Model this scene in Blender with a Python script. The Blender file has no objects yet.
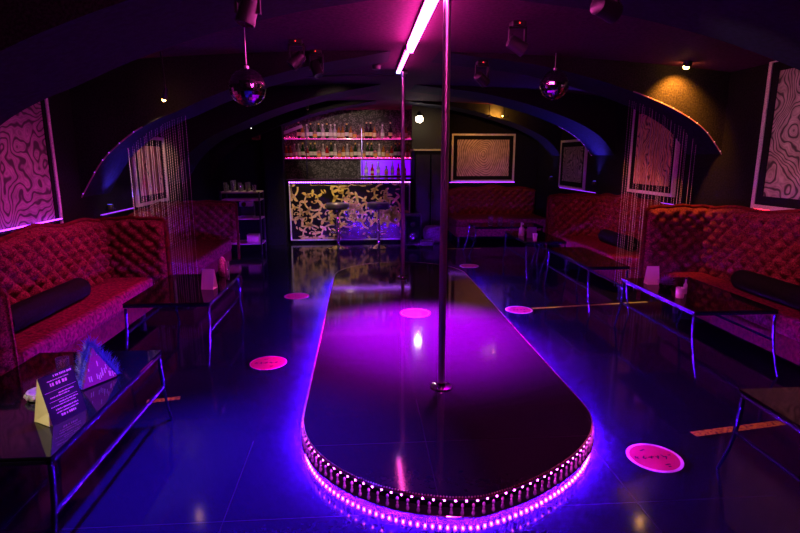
import bpy, math, random
from mathutils import Vector, Matrix, Euler
S = bpy.context.scene
COL = S.collection
PI = math.pi
R = math.radians

# ------------------------------------------------------------------ camera, world, exposure
cam_d = bpy.data.cameras.new('camera')
cam_d.sensor_width = 36.0
cam_d.lens = 24.0
cam_d.clip_start = 0.02
cam = bpy.data.objects.new('camera', cam_d)
COL.objects.link(cam)
cam.location = (0, 0, 1.5)
cam.rotation_euler = (R(90 - 11.56), 0, R(-4.1))
S.camera = cam
w = bpy.data.worlds.new('dark_room_world')
S.world = w
w.use_nodes = True
w.node_tree.nodes['Background'].inputs[0].default_value = (0.004, 0.002, 0.008, 1)
w.node_tree.nodes['Background'].inputs[1].default_value = 0.3
S.view_settings.view_transform = 'Standard'
S.view_settings.look = 'None'
S.view_settings.exposure = 0.0
S.view_settings.gamma = 1.0
S.view_settings.use_curve_mapping = False
S.cycles.max_bounces = 6
S.cycles.diffuse_bounces = 3
S.cycles.glossy_bounces = 4
S.cycles.transmission_bounces = 5
S.cycles.sample_clamp_indirect = 3.0
S.cycles.caustics_reflective = False
S.cycles.caustics_refractive = False

# light levels, all in one place
STRIP_E = 55.0        # ceiling LED bar
STAGE_E = 4800.0        # violet LED ring under the stage
MAGENTA_SPOT = 6500.0
BLUE_SPOT = 1500.0
WHITE_LAMP = 60.0
AMBER = 40.0
RED_WASH = 150.0


def lamp(name, kind, loc, col, energy, target=None, parent=None, angle=60, blend=0.6, radius=0.04):
    d = bpy.data.lights.new(name, kind)
    d.color = col
    d.energy = energy
    if kind == 'SPOT':
        d.spot_size = R(angle)
        d.spot_blend = blend
    if kind in ('SPOT', 'POINT'):
        d.shadow_soft_size = radius
    o = bpy.data.objects.new(name, d)
    COL.objects.link(o)
    o.location = loc
    if target is not None:
        o.rotation_euler = (Vector(target) - Vector(loc)).to_track_quat('-Z', 'Y').to_euler()
    if parent is not None:
        o.parent = parent
        o.matrix_parent_inverse = parent.matrix_basis.inverted()
    return o


# ------------------------------------------------------------------ materials
MATS = {}


def mat(name, col=(.5, .5, .5), rough=.5, metal=0., emit=None, es=0., trans=0., ior=1.45, coat=0., spec=.5, sheen=0., alpha=1.):
    if name in MATS:
        return MATS[name]
    m = bpy.data.materials.new(name)
    m.use_nodes = True
    b = m.node_tree.nodes['Principled BSDF']
    b.inputs['Base Color'].default_value = (*col, 1)
    b.inputs['Roughness'].default_value = rough
    b.inputs['Metallic'].default_value = metal
    b.inputs['IOR'].default_value = ior
    b.inputs['Transmission Weight'].default_value = trans
    b.inputs['Coat Weight'].default_value = coat
    b.inputs['Coat Roughness'].default_value = 0.05
    b.inputs['Specular IOR Level'].default_value = spec
    b.inputs['Sheen Weight'].default_value = sheen
    if emit:
        b.inputs['Emission Color'].default_value = (*emit, 1)
        b.inputs['Emission Strength'].default_value = es
    MATS[name] = m
    return m


def nodes(m):
    nt = m.node_tree
    return nt, nt.nodes, nt.links, nt.nodes['Principled BSDF']


def ramp(nt, stops, interp='LINEAR'):
    r = nt.nodes.new('ShaderNodeValToRGB')
    r.color_ramp.interpolation = interp
    el = r.color_ramp.elements
    while len(el) > 1:
        el.remove(el[-1])
    el[0].position = stops[0][0]
    el[0].color = (*stops[0][1], 1)
    for p, c in stops[1:]:
        e = el.new(p)
        e.color = (*c, 1)
    return r


def noise_mat(name, c1, c2, scale, rough=.6, detail=4, bump=0., metal=0., sheen=0., lo=.35, hi=.65, dist=0., coat=0., spec=.5):
    if name in MATS:
        return MATS[name]
    m = mat(name, c1, rough, metal, sheen=sheen, coat=coat, spec=spec)
    nt, N, L, b = nodes(m)
    tc = N.new('ShaderNodeTexCoord')
    n = N.new('ShaderNodeTexNoise')
    n.inputs['Scale'].default_value = scale
    n.inputs['Detail'].default_value = detail
    n.inputs['Distortion'].default_value = dist
    L.new(tc.outputs['Object'], n.inputs['Vector'])
    r = ramp(nt, [(lo, c1), (hi, c2)])
    L.new(n.outputs['Fac'], r.inputs[0])
    L.new(r.outputs[0], b.inputs['Base Color'])
    if bump:
        bp = N.new('ShaderNodeBump')
        bp.inputs['Strength'].default_value = bump
        bp.inputs['Distance'].default_value = .01
        L.new(n.outputs['Fac'], bp.inputs['Height'])
        L.new(bp.outputs[0], b.inputs['Normal'])
    return m


def tile_mat(name, col, grout, size, off, rough):
    m = mat(name, col, rough, spec=.38)
    nt, N, L, b = nodes(m)
    tc = N.new('ShaderNodeTexCoord')
    sx = N.new('ShaderNodeSeparateXYZ')
    L.new(tc.outputs['Object'], sx.inputs[0])
    outs = []
    for i in (0, 1):
        a = N.new('ShaderNodeMath'); a.operation = 'SUBTRACT'
        L.new(sx.outputs[i], a.inputs[0]); a.inputs[1].default_value = off[i]
        d = N.new('ShaderNodeMath'); d.operation = 'PINGPONG'
        L.new(a.outputs[0], d.inputs[0]); d.inputs[1].default_value = size / 2
        outs.append(d)
    mn = N.new('ShaderNodeMath'); mn.operation = 'MINIMUM'
    L.new(outs[0].outputs[0], mn.inputs[0]); L.new(outs[1].outputs[0], mn.inputs[1])
    lt = N.new('ShaderNodeMath'); lt.operation = 'LESS_THAN'
    L.new(mn.outputs[0], lt.inputs[0]); lt.inputs[1].default_value = .0022
    n = N.new('ShaderNodeTexNoise'); n.inputs['Scale'].default_value = 25; n.inputs['Detail'].default_value = 3
    L.new(tc.outputs['Object'], n.inputs['Vector'])
    r = ramp(nt, [(.3, tuple(c * .93 for c in col)), (.7, tuple(c * 1.07 for c in col))])
    L.new(n.outputs['Fac'], r.inputs[0])
    mx = N.new('ShaderNodeMix'); mx.data_type = 'RGBA'
    L.new(lt.outputs[0], mx.inputs[0]); L.new(r.outputs[0], mx.inputs[6]); mx.inputs[7].default_value = (*grout, 1)
    L.new(mx.outputs[2], b.inputs['Base Color'])
    return m


def swirl_mat(name, light, dark, scale, dist, centre=(0, 0, 0), kind='RINGS', stretch=(1, 1, 1), warp=.75):
    m = mat(name, light, .55)
    nt, N, L, b = nodes(m)
    tc = N.new('ShaderNodeTexCoord')
    mp = N.new('ShaderNodeMapping')
    mp.inputs['Location'].default_value = tuple(-c for c in centre)
    mp.inputs['Scale'].default_value = stretch
    L.new(tc.outputs['Object'], mp.inputs[0])
    wv = N.new('ShaderNodeTexWave')
    wv.wave_type = kind
    if kind == 'RINGS':
        wv.rings_direction = 'SPHERICAL'
    wv.inputs['Scale'].default_value = scale
    wv.inputs['Distortion'].default_value = dist
    wv.inputs['Detail'].default_value = 1.5
    wv.inputs['Detail Scale'].default_value = .8
    wn = N.new('ShaderNodeTexNoise'); wn.inputs['Scale'].default_value = 1.9; wn.inputs['Detail'].default_value = 2.5
    L.new(tc.outputs['Object'], wn.inputs['Vector'])
    ad = N.new('ShaderNodeVectorMath'); ad.operation = 'MULTIPLY_ADD'
    ad.inputs[1].default_value = (warp, warp, warp)
    L.new(wn.outputs['Color'], ad.inputs[0]); L.new(mp.outputs[0], ad.inputs[2])
    L.new(ad.outputs[0], wv.inputs['Vector'])
    n = N.new('ShaderNodeTexNoise'); n.inputs['Scale'].default_value = 14; n.inputs['Detail'].default_value = 6
    L.new(tc.outputs['Object'], n.inputs['Vector'])
    mid = tuple((a + c) * .5 for a, c in zip(dark, light))
    r = ramp(nt, [(.05, dark), (.25, mid), (.55, light), (.8, tuple(c * .6 for c in light)), (1., light)])
    L.new(wv.outputs['Fac'], r.inputs[0])
    r2 = ramp(nt, [(.3, (.55, .55, .55)), (.7, (1, 1, 1))])
    L.new(n.outputs['Fac'], r2.inputs[0])
    mx = N.new('ShaderNodeMix'); mx.data_type = 'RGBA'; mx.blend_type = 'MULTIPLY'; mx.inputs[0].default_value = 1
    L.new(r.outputs[0], mx.inputs[6]); L.new(r2.outputs[0], mx.inputs[7])
    L.new(mx.outputs[2], b.inputs['Base Color'])
    return m


M_floor = tile_mat('black_gloss_tile', (.010, .008, .030), (.024, .022, .036), .9, (-.6, 2.03), .10)
M_stage = tile_mat('stage_black_laminate', (.019, .013, .028), (.035, .025, .045), .9, (.3, 2.4), .075)
M_wall = noise_mat('black_textured_wall', (.002, .002, .003), (.010, .009, .011), 60, .8, bump=.25, spec=.12)
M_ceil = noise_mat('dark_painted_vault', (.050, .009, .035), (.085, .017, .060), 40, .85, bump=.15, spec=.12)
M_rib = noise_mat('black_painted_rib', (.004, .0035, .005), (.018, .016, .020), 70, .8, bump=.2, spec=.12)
M_rib_bluelit = noise_mat('rib_underside_blue_light_tint', (.008, .008, .020), (.014, .014, .036), 30, .8, spec=.12)  # blue of the lit soffits is put into this underside colour
M_black = mat('satin_black', (.012, .012, .014), .4)
M_blackgloss = mat('gloss_black', (.008, .008, .010), .08)
M_matte = noise_mat('matte_black', (.004, .004, .005), (.008, .008, .009), 50, .8, spec=.1)
M_glass_black = mat('black_glass_top', (.004, .004, .006), .06, spec=.6)
M_steel = mat('polished_steel', (.66, .62, .64), .36, 1.)
M_rail = mat('black_chromed_tube', (.05, .045, .13), .22, .9)
M_chrome = mat('bright_chrome', (.8, .8, .82), .08, 1.)
M_gold = noise_mat('gold_leaf_ornament', (.62, .42, .10), (.80, .62, .24), 25, .42, metal=.35)
M_goldtrim = noise_mat('worn_gold_beading', (.45, .30, .12), (.85, .70, .40), 90, .35, metal=.6)
M_velvet = noise_mat('crimson_velvet', (.055, .0015, .012), (.22, .010, .050), 38, .8, detail=5, bump=.2, dist=.6, spec=.12)
M_tuft = noise_mat('crimson_damask', (.050, .003, .009), (.22, .040, .045), 70, .8, detail=5, bump=.25, spec=.12, lo=.4, hi=.62, dist=1.2)
M_piping = noise_mat('dark_red_piping', (.06, .003, .007), (.12, .008, .014), 30, .7, spec=.1)
M_silver = noise_mat('silver_glitter_frame', (.40, .38, .40), (.75, .72, .74), 160, .45, metal=.2, bump=.2)
M_white = mat('white_card', (.80, .76, .62), .6)
M_violet_led = mat('violet_led', (.2, .1, .4), .4, emit=(.16, .005, 1.), es=STAGE_E)
M_violet_wall = mat('violet_wall_led', (.2, .1, .4), .4, emit=(.34, .03, 1.), es=9.)
M_violet_dim = mat('dim_violet_wall_led', (.2, .1, .4), .4, emit=(.34, .03, 1.), es=1.6)
M_red_wall = mat('red_wall_led', (.3, .05, .05), .4, emit=(1., .03, .06), es=10.)
M_bar_led = mat('bar_violet_led', (.2, .1, .4), .4, emit=(.42, .08, 1.), es=14.)
M_pink_led = mat('hot_pink_led', (.5, .1, .4), .4, emit=(1., .06, .50), es=STRIP_E)
M_pinkpale_led = mat('pale_pink_led', (.5, .3, .5), .4, emit=(.75, .35, 1.), es=8.)
M_shelf_led = mat('magenta_shelf_led', (.5, .1, .4), .4, emit=(1., .03, .24), es=48.)
M_box_led = mat('violet_light_panel', (.2, .05, .4), .4, emit=(.20, .0, 1.), es=1.15)
M_rim_led = mat('magenta_rim_led', (.5, .1, .4), .4, emit=(.85, .06, .85), es=60.)
M_amber = mat('amber_bulb', (.8, .5, .2), .4, emit=(1., .46, .08), es=70.)
M_warmwhite = mat('warm_white_lens', (.9, .85, .7), .4, emit=(1., .86, .62), es=40.)
M_redled = mat('red_indicator', (.5, .02, .02), .4, emit=(1., .04, .02), es=3.)
M_crystal = mat('pink_crystal', (1., .62, .88), .25, coat=.5)


# ------------------------------------------------------------------ mesh builder
class MB:
    def __init__(s):
        s.v = []; s.f = []; s.mi = []; s.cur = 0

    def add(s, vs, fs, M=None):
        o = len(s.v)
        for p in vs:
            p = Vector(p)
            s.v.append(tuple(M @ p) if M is not None else tuple(p))
        for f in fs:
            s.f.append(tuple(i + o for i in f)); s.mi.append(s.cur)
        return s

    def box(s, lo, hi, M=None):
        x0, y0, z0 = lo; x1, y1, z1 = hi
        return s.add([(x0, y0, z0), (x1, y0, z0), (x1, y1, z0), (x0, y1, z0), (x0, y0, z1), (x1, y0, z1), (x1, y1, z1), (x0, y1, z1)],
                     [(0, 3, 2, 1), (4, 5, 6, 7), (0, 1, 5, 4), (1, 2, 6, 5), (2, 3, 7, 6), (3, 0, 4, 7)], M)

    def prism(s, poly, h0, h1, axis='z', M=None):
        n = len(poly)
        def P(a, b, h):
            return {'z': (a, b, h), 'y': (a, h, b), 'x': (h, a, b)}[axis]
        vs = [P(a, b, h0) for a, b in poly] + [P(a, b, h1) for a, b in poly]
        fs = [tuple(range(n - 1, -1, -1)), tuple(range(n, 2 * n))] + [(i, (i + 1) % n, n + (i + 1) % n, n + i) for i in range(n)]
        return s.add(vs, fs, M)

    def lathe(s, prof, n=24, M=None, cap=True):
        vs = []; fs = []
        for r, z in prof:
            for k in range(n):
                a = 2 * PI * k / n
                vs.append((r * math.cos(a), r * math.sin(a), z))
        for j in range(len(prof) - 1):
            for k in range(n):
                fs.append((j * n + k, j * n + (k + 1) % n, (j + 1) * n + (k + 1) % n, (j + 1) * n + k))
        if cap:
            fs.append(tuple(range(n - 1, -1, -1)))
            fs.append(tuple((len(prof) - 1) * n + k for k in range(n)))
        return s.add(vs, fs, M)

    def tube(s, pts, r, n=10, closed=False):
        pts = [Vector(p) for p in pts]
        rs = r if isinstance(r, (list, tuple)) else [r] * len(pts)
        m = len(pts); o = len(s.v); up = None; rings = []
        for i, p in enumerate(pts):
            if closed:
                t = pts[(i + 1) % m] - pts[i - 1]
            else:
                t = pts[min(i + 1, m - 1)] - pts[max(i - 1, 0)]
            t.normalize()
            if up is None:
                up = Vector((0, 0, 1)) if abs(t.z) < .9 else Vector((1, 0, 0))
            u = (up - t * up.dot(t)).normalized(); v = t.cross(u); up = u
            rings.append([p + rs[i] * (u * math.cos(2 * PI * k / n) + v * math.sin(2 * PI * k / n)) for k in range(n)])
        vs = [q for rg in rings for q in rg]; fs = []
        for i in range(m if closed else m - 1):
            a = i * n; b = ((i + 1) % m) * n
            for k in range(n):
                fs.append((a + k, a + (k + 1) % n, b + (k + 1) % n, b + k))
        if not closed:
            fs.append(tuple(range(n - 1, -1, -1))); fs.append(tuple((m - 1) * n + k for k in range(n)))
        return s.add(vs, fs)

    def ball(s, c, r, n=10, m=6, sc=(1, 1, 1)):
        prof = [(max(1e-4, r * math.sin(PI * j / m)), -r * math.cos(PI * j / m)) for j in range(m + 1)]
        return s.lathe(prof, n, Matrix.Translation(c) @ Matrix.Diagonal((*sc, 1)), cap=False)

    def build(s, name, material, parent=None, smooth=False, bevel=0, loc=None):
        me = bpy.data.meshes.new(name)
        me.from_pydata(s.v, [], s.f)
        ml = material if isinstance(material, (list, tuple)) else [material]
        for m_ in ml:
            me.materials.append(m_)
        if len(ml) > 1:
            me.polygons.foreach_set('material_index', s.mi)
        if smooth:
            me.polygons.foreach_set('use_smooth', [True] * len(me.polygons))
        me.update()
        o = bpy.data.objects.new(name, me)
        COL.objects.link(o)
        if loc:
            o.location = loc
        if parent is not None:
            o.parent = parent
        if bevel:
            b = o.modifiers.new('bevel', 'BEVEL'); b.width = bevel; b.segments = 2; b.limit_method = 'ANGLE'
        if smooth:
            try:
                e = o.modifiers.new('smooth', 'EDGE_SPLIT'); e.split_angle = R(40)
            except Exception:
                pass
        return o


def tag(o, label, cat, group=None, kind=None):
    o['label'] = label; o['category'] = cat
    if group: o['group'] = group
    if kind: o['kind'] = kind
    return o


def thing(name, label, cat, loc=(0, 0, 0), rz=0., group=None, kind=None):
    o = bpy.data.objects.new(name, None)
    o.empty_display_size = .1
    COL.objects.link(o)
    o.location = loc; o.rotation_euler = (0, 0, rz)
    return tag(o, label, cat, group, kind)


def struct(o, label, cat='room shell'):
    return tag(o, label, cat, None, 'structure')


def copy_tree(o, parent=None):
    c = o.copy(); COL.objects.link(c)
    if parent is not None:
        c.parent = parent
    for ch in list(o.children):
        copy_tree(ch, c)
    return c


# ------------------------------------------------------------------ room shell
XL, XR, YB, YF = -2.5, 3.45, 10.95, -1.6
XC = .47
struct(MB().box((XL - .2, YF - .1, -.1), (XR + .2, YB + .2, 0)).build('floor', M_floor), 'glossy black tiled floor with thin pale joints', 'floor')
struct(MB().box((XL - .1, YF, 0), (XL, YB, 2.62)).build('wall_left', M_wall), 'black wall behind the sofas on the side of the purple picture', 'wall')
struct(MB().box((XR, YF, 0), (XR + .1, YB, 2.62)).build('wall_right', M_wall), 'black wall behind the red sofas on the side of the big grey swirl picture', 'wall')
struct(MB().box((XL, YF - .1, 0), (XR, YF, 2.62)).build('wall_front', M_wall), 'black wall closing the near end of the vault', 'wall')


def zceil(x):
    return 2.425 - .15 * ((x - XC) / 3.0) ** 2


# lower back wall behind the bottles, and the nearer back wall with the picture
M_damask = mat('silver_damask_wallpaper', (.03, .03, .03), .6)
nt, N, L, b_ = nodes(M_damask)
tc = N.new('ShaderNodeTexCoord')
vo = N.new('ShaderNodeTexVoronoi'); vo.inputs['Scale'].default_value = 16
no = N.new('ShaderNodeTexNoise'); no.inputs['Scale'].default_value = 18; no.inputs['Detail'].default_value = 3; no.inputs['Distortion'].default_value = 2
L.new(tc.outputs['Object'], vo.inputs['Vector']); L.new(tc.outputs['Object'], no.inputs['Vector'])
mu = N.new('ShaderNodeMath'); mu.operation = 'ADD'
L.new(vo.outputs['Distance'], mu.inputs[0]); L.new(no.outputs['Fac'], mu.inputs[1])
rr = ramp(nt, [(.80, (.02, .018, .02)), (.86, (.15, .14, .15)), (1.05, (.15, .14, .15)), (1.1, (.02, .018, .02))])
L.new(mu.outputs[0], rr.inputs[0]); L.new(rr.outputs[0], b_.inputs['Base Color'])
struct(MB().box((XL, YB, 0), (XR, YB + .1, 2.62)).build('wall_back', M_damask), 'dark wallpapered back wall behind the bar shelves', 'wall')
struct(MB().box((1.62, 10.42, 0), (XR, 10.5, 2.6)).build('trim_5', M_wall), 'black wall face behind the far sofa and its framed picture', 'wall')
struct(MB().box((XL, 9.6, 0), (-1.62, 9.75, 2.6)).build('trim_6', M_wall), 'black wall return beside the bar', 'wall')

mb = MB()
n = 40; ys = [YF, YB]
vs = []; fs = []
for i in range(n + 1):
    x = XL - .05 + (XR - XL + .1) * i / n
    for y in ys:
        vs.append((x, y, zceil(x)))
    for y in ys:
        vs.append((x, y, 2.65))
for i in range(n):
    a = i * 4; c = a + 4
    fs += [(a, a + 1, c + 1, c), (a + 2, c + 2, c + 3, a + 3), (a, c, c + 2, a + 2), (a + 1, a + 3, c + 3, c + 1)]
fs += [(0, 2, 3, 1), (n * 4, n * 4 + 1, n * 4 + 3, n * 4 + 2)]
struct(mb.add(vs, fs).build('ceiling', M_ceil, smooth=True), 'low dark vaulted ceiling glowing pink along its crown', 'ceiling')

PR = [(3.45, 1.53), (3.28, 1.73), (3.08, 1.87), (2.8, 2.0), (2.45, 2.12), (2.05, 2.23), (1.55, 2.33), (1.0, 2.39), (.70, 2.425)]
PL = [(-2.5, 1.15), (-2.36, 1.37), (-2.26, 1.50), (-2.15, 1.60), (-1.99, 1.72), (-1.8, 1.82), (-1.6, 1.90), (-1.3, 2.03), (-.9, 2.17), (-.4, 2.30), (.0, 2.37), (.28, 2.425)]


def smooth_poly(P, k=5):
    out = []
    n_ = len(P)
    for i in range(n_ - 1):
        p0 = P[max(i - 1, 0)]; p1 = P[i]; p2 = P[i + 1]; p3 = P[min(i + 2, n_ - 1)]
        for j in range(k):
            t = j / k
            out.append(tuple(.5 * (2 * b + (c - a) * t + (2 * a - 5 * b + 4 * c - d) * t * t + (-a + 3 * b - 3 * c + d) * t ** 3)
                             for a, b, c, d in zip(p0, p1, p2, p3)))
    out.append(P[-1])
    return out


SR, SL = smooth_poly(PR), smooth_poly(PL)
RIBS = [(2.5, 3.3), (5.0, 5.55), (7.2, 7.95), (9.2, 9.75)]
for i, (y0, y1) in enumerate(RIBS):
    mb = MB()
    for prof in (SR, SL):
        lo = [p for p in prof]
        n_ = len(lo)
        top = [(x, max(zceil(x) + .02, z + .005)) for x, z in lo]
        vs = [(x, y0, z) for x, z in lo] + [(x, y1, z) for x, z in lo] + [(x, y0, z) for x, z in top] + [(x, y1, z) for x, z in top]
        for k in range(n_ - 1):
            pass
        fs = []; cu = []
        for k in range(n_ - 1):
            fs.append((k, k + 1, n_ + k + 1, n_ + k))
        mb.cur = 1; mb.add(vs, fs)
        fs = []
        for k in range(n_ - 1):
            fs += [(k, 2 * n_ + k, 2 * n_ + k + 1, k + 1), (n_ + k, n_ + k + 1, 3 * n_ + k + 1, 3 * n_ + k), (2 * n_ + k, 3 * n_ + k, 3 * n_ + k + 1, 2 * n_ + k + 1)]
        fs += [(0, n_, 3 * n_, 2 * n_), (n_ - 1, 3 * n_ - 1, 4 * n_ - 1, 2 * n_ - 1)]
        mb.cur = 0; mb.add(vs, fs)
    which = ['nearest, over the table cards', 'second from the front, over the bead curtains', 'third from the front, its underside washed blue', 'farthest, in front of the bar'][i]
    struct(mb.build('trim_%d' % (i + 1), [M_rib, M_rib_bluelit]), 'arched rib under the vault, ' + which, 'arch')

# skirtings
struct(MB().box((XL, YF, 0), (XL + .012, 9.6, .09)).build('baseboard_left', M_black), 'black skirting along the wall of the purple picture', 'baseboard')
struct(MB().box((XR - .012, YF, 0), (XR, 10.42, .09)).build('baseboard_right', M_black), 'black skirting along the wall of the grey swirl picture', 'baseboard')


# ------------------------------------------------------------------ stage
def stadium(r, y0=2.74, y1=6.25, cx=XC, n=40):
    cx -= .012
    pts = []
    for k in range(n + 1):
        c_, s_ = math.cos(PI + PI * k / n), math.sin(PI + PI * k / n)
        if c_ > 0: c_ = c_ ** 1.55
        pts.append((cx + r * c_, y0 + r * s_))
    pts += [(cx + r * math.cos(PI * k / n), y1 + r * math.sin(PI * k / n)) for k in range(n + 1)]
    return pts


stage = thing('dance_stage', 'long round-ended black dance stage ringed with violet lights and crystal drops', 'stage', (XC, 4.5, 0))
def onstage(o):
    o.parent = stage
    o.matrix_parent_inverse = Matrix.Translation((XC, 4.5, 0)).inverted()
    return o
onstage(MB().prism(stadium(.788), .098, .12).build('stage_top', M_stage))
onstage(MB().prism(stadium(.67), 0, .036).build('plinth', M_matte))
onstage(MB().prism(stadium(.745), .034, .099).build('fascia', M_blackgloss))
onstage(MB().tube([(x, y, .036) for x, y in stadium(.805)], .0035, 6, True).build('lower_rim', M_chrome))
mb = MB()
rim = stadium(.786, n=100)
mb.tube([(x, y, .1115) for x, y in rim], .0075, 8, True)
onstage(mb.build('upper_rim', mat('dark_red_edging', (.10, .012, .02), .3), smooth=True))
def walk(pts, step, closed=True):
    out = []; acc = 0.
    P = pts + [pts[0]] if closed else pts
    for a, b in zip(P[:-1], P[1:]):
        d = math.hypot(b[0] - a[0], b[1] - a[1])
        if d < 1e-6: continue
        while acc <= d:
            t = acc / d
            out.append((a[0] + (b[0] - a[0]) * t, a[1] + (b[1] - a[1]) * t)); acc += step
        acc -= d
    return out
mb = MB()
random.seed(3)
for x, y in walk(stadium(.790, n=80), .013):
    mb.ball((x, y, .1195 + random.uniform(-.001, .001)), .0038, 6, 4)
onstage(mb.build('gold_beading', M_goldtrim))
mb = MB()
for x, y in walk(stadium(.787, n=80), .032):
    mb.box((x - .004, y - .004, .023), (x + .004, y + .004, .0335))
mb2 = MB().prism(stadium(.802), .0335, .0375)
onstage(mb2.build('light_channel', M_black))
onstage(mb.build('light_strip', M_violet_led))
# magenta string tucked under the lip, lighting the drops
mb = MB()
for x, y in walk(stadium(.787, n=80), .046):
    mb.box((x - .003, y - .003, .097), (x + .003, y + .003, .1035))
onstage(mb.build('rim_light_string', M_rim_led))
# crystal drops, front half individually
def drop_mesh():
    m_ = MB()
    m_.tube([(0, 0, .097), (0, 0, .039)], .0012, 5)
    m_.ball((0, 0, .086), .0066, 8, 5, (1, 1, 1.5))
    m_.ball((0, 0, .068), .0058, 8, 5, (1, 1, 1.2))
    m_.ball((0, 0, .051), .008, 8, 5, (1, 1, 1.5))
    return m_
drops = walk(stadium(.799, n=80), .046)
front = sorted(drops, key=lambda p: p[1])[:66]
proto = None
for (x, y) in front:
    if proto is None:
        o = drop_mesh().build('crystal_drop', M_crystal, smooth=True); proto = o
    else:
        o = proto.copy(); COL.objects.link(o)
    o.parent = stage; o.matrix_parent_inverse = Matrix.Identity(4); o.location = (x - XC, y - 4.5, 0)
fs_ = set(front)
mb = MB()
dm = drop_mesh()
for p in drops:
    if p not in fs_:
        mb.add(dm.v, dm.f, Matrix.Translation((p[0], p[1], 0)))
o = onstage(mb.build('crystal_drop_row', M_crystal, smooth=True)); o['kind'] = 'stuff'

# poles
for x, y, lab in ((XC, 3.03, 'polished steel dance pole at the near end of the stage'), (XC, 6.11, 'polished steel dance pole at the far end of the stage')):
    p = thing('dance_pole', lab, 'pole', (x, y, .12), group='steel dance poles')
    MB().lathe([(.0215, .015), (.0215, 2.296)], 24).build('pole_shaft', M_steel, p, smooth=True)
    MB().lathe([(.066, 0), (.068, .003), (.066, .008), (.030, .012), (.029, .03), (.026, .034)], 28).build('floor_flange', M_chrome, p, smooth=True)
    MB().lathe([(.026, 2.24), (.03, 2.245), (.03, 2.27), (.05, 2.275), (.052, 2.296)], 24).build('ceiling_collar', M_steel, p, smooth=True)

# ------------------------------------------------------------------ ceiling LED bars
t = thing('ceiling_light_bar', 'long hot pink LED bar along the vault crown, beside the near pole', 'light', (.41, 2.6, 2.40), group='pink ceiling light bars')
MB().box((-.024, -2.4, -.004), (.024, 2.0, .03)).build('housing', M_black, t)
MB().box((-.022, -2.39, -.065), (.022, 1.99, -.004)).build('diffuser', M_pink_led, t)
t = thing('ceiling_light_bar', 'short dotted pink LED bar ending by the far pole', 'light', (.41, 4.8, 2.40), group='pink ceiling light bars')
MB().box((-.024, 0, -.004), (.024, 1.22, .03)).build('housing', M_black, t)
mb = MB()
for k in range(24):
    mb.box((-.013, .06 + k * .045, -.030), (.013, .080 + k * .045, -.004))
mb.build('diffuser', M_pink_led, t)
mb = MB()
for k in range(3):
    mb.box((-.02, 1.125 + k * .03, -.020), (.02, 1.138 + k * .03, -.006))
mb.build('blue_end_leds', mat('blue_led', (.1, .1, .5), .4, emit=(.15, .25, 1.), es=8.), t)
# cable across the vault and detector
cab = MB().tube([(x, 6.2 + .02 * math.sin(i), zceil(x) - .035 - .0) for i, x in enumerate([-.7 + .12 * k for k in range(10)])], .012, 8).build('ceiling_cable', M_black, smooth=True)
tag(cab, 'black cable running across the vault towards the far pole', 'cable')
d = thing('smoke_detector', 'small dark detector on the vault left of the far pole', 'detector', (.17, 5.75, zceil(.17)))
MB().lathe([(.03, -.045), (.042, -.04), (.045, -.01), (.05, -.008), (.05, .005)], 20).build('detector_body', M_black, d, smooth=True)

# ------------------------------------------------------------------ mirror balls
def mirror_ball(loc, label):
    t = thing('mirror_ball', label, 'mirror ball', loc, rz=random.uniform(0, 1), group='hanging mirror balls')
    r = .125; mb = MB(); nb = 17
    for j in range(nb):
        a0 = PI * (j + .04) / nb; a1 = PI * (j + .96) / nb
        am = (a0 + a1) / 2
        k = max(3, int(2 * nb * math.sin(am)))
        for i in range(k):
            b0 = 2 * PI * (i + .03) / k; b1 = 2 * PI * (i + .97) / k
            q = []
            tl = random.gauss(0, .22); tl2 = random.gauss(0, .22)
            for aa, bb, s1, s2 in ((a0, b0, -1, -1), (a0, b1, -1, 1), (a1, b1, 1, 1), (a1, b0, 1, -1)):
                rr_ = r * (1 + .02 * (tl * s1 + tl2 * s2))
                q.append((rr_ * math.sin(aa) * math.cos(bb), rr_ * math.sin(aa) * math.sin(bb), rr_ * math.cos(aa)))
            mb.add(q, [(0, 3, 2, 1)])
    mb.build('mirror_facets', M_chrome, t)
    MB().ball((0, 0, 0), r - .003, 24, 16).build('core', M_black, t, smooth=True)
    MB().lathe([(.016, r - .004), (.016, r + .015), (.006, r + .02)], 12).build('top_cap', M_steel, t, smooth=True)
    hz = zceil(loc[0]) - loc[2]
    MB().tube([(0, 0, r + .015), (0, 0, hz + .01)], .003, 6).build('hanging_wire', M_steel, t)
    return t
random.seed(11)
mirror_ball((-.77, 3.9, 1.97), 'mirror ball hanging above the purple sofa side, nearer of the two')
mirror_ball((1.72, 4.85, 2.13), 'mirror ball hanging before the amber lamp and grey picture side, farther of the two')

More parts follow.
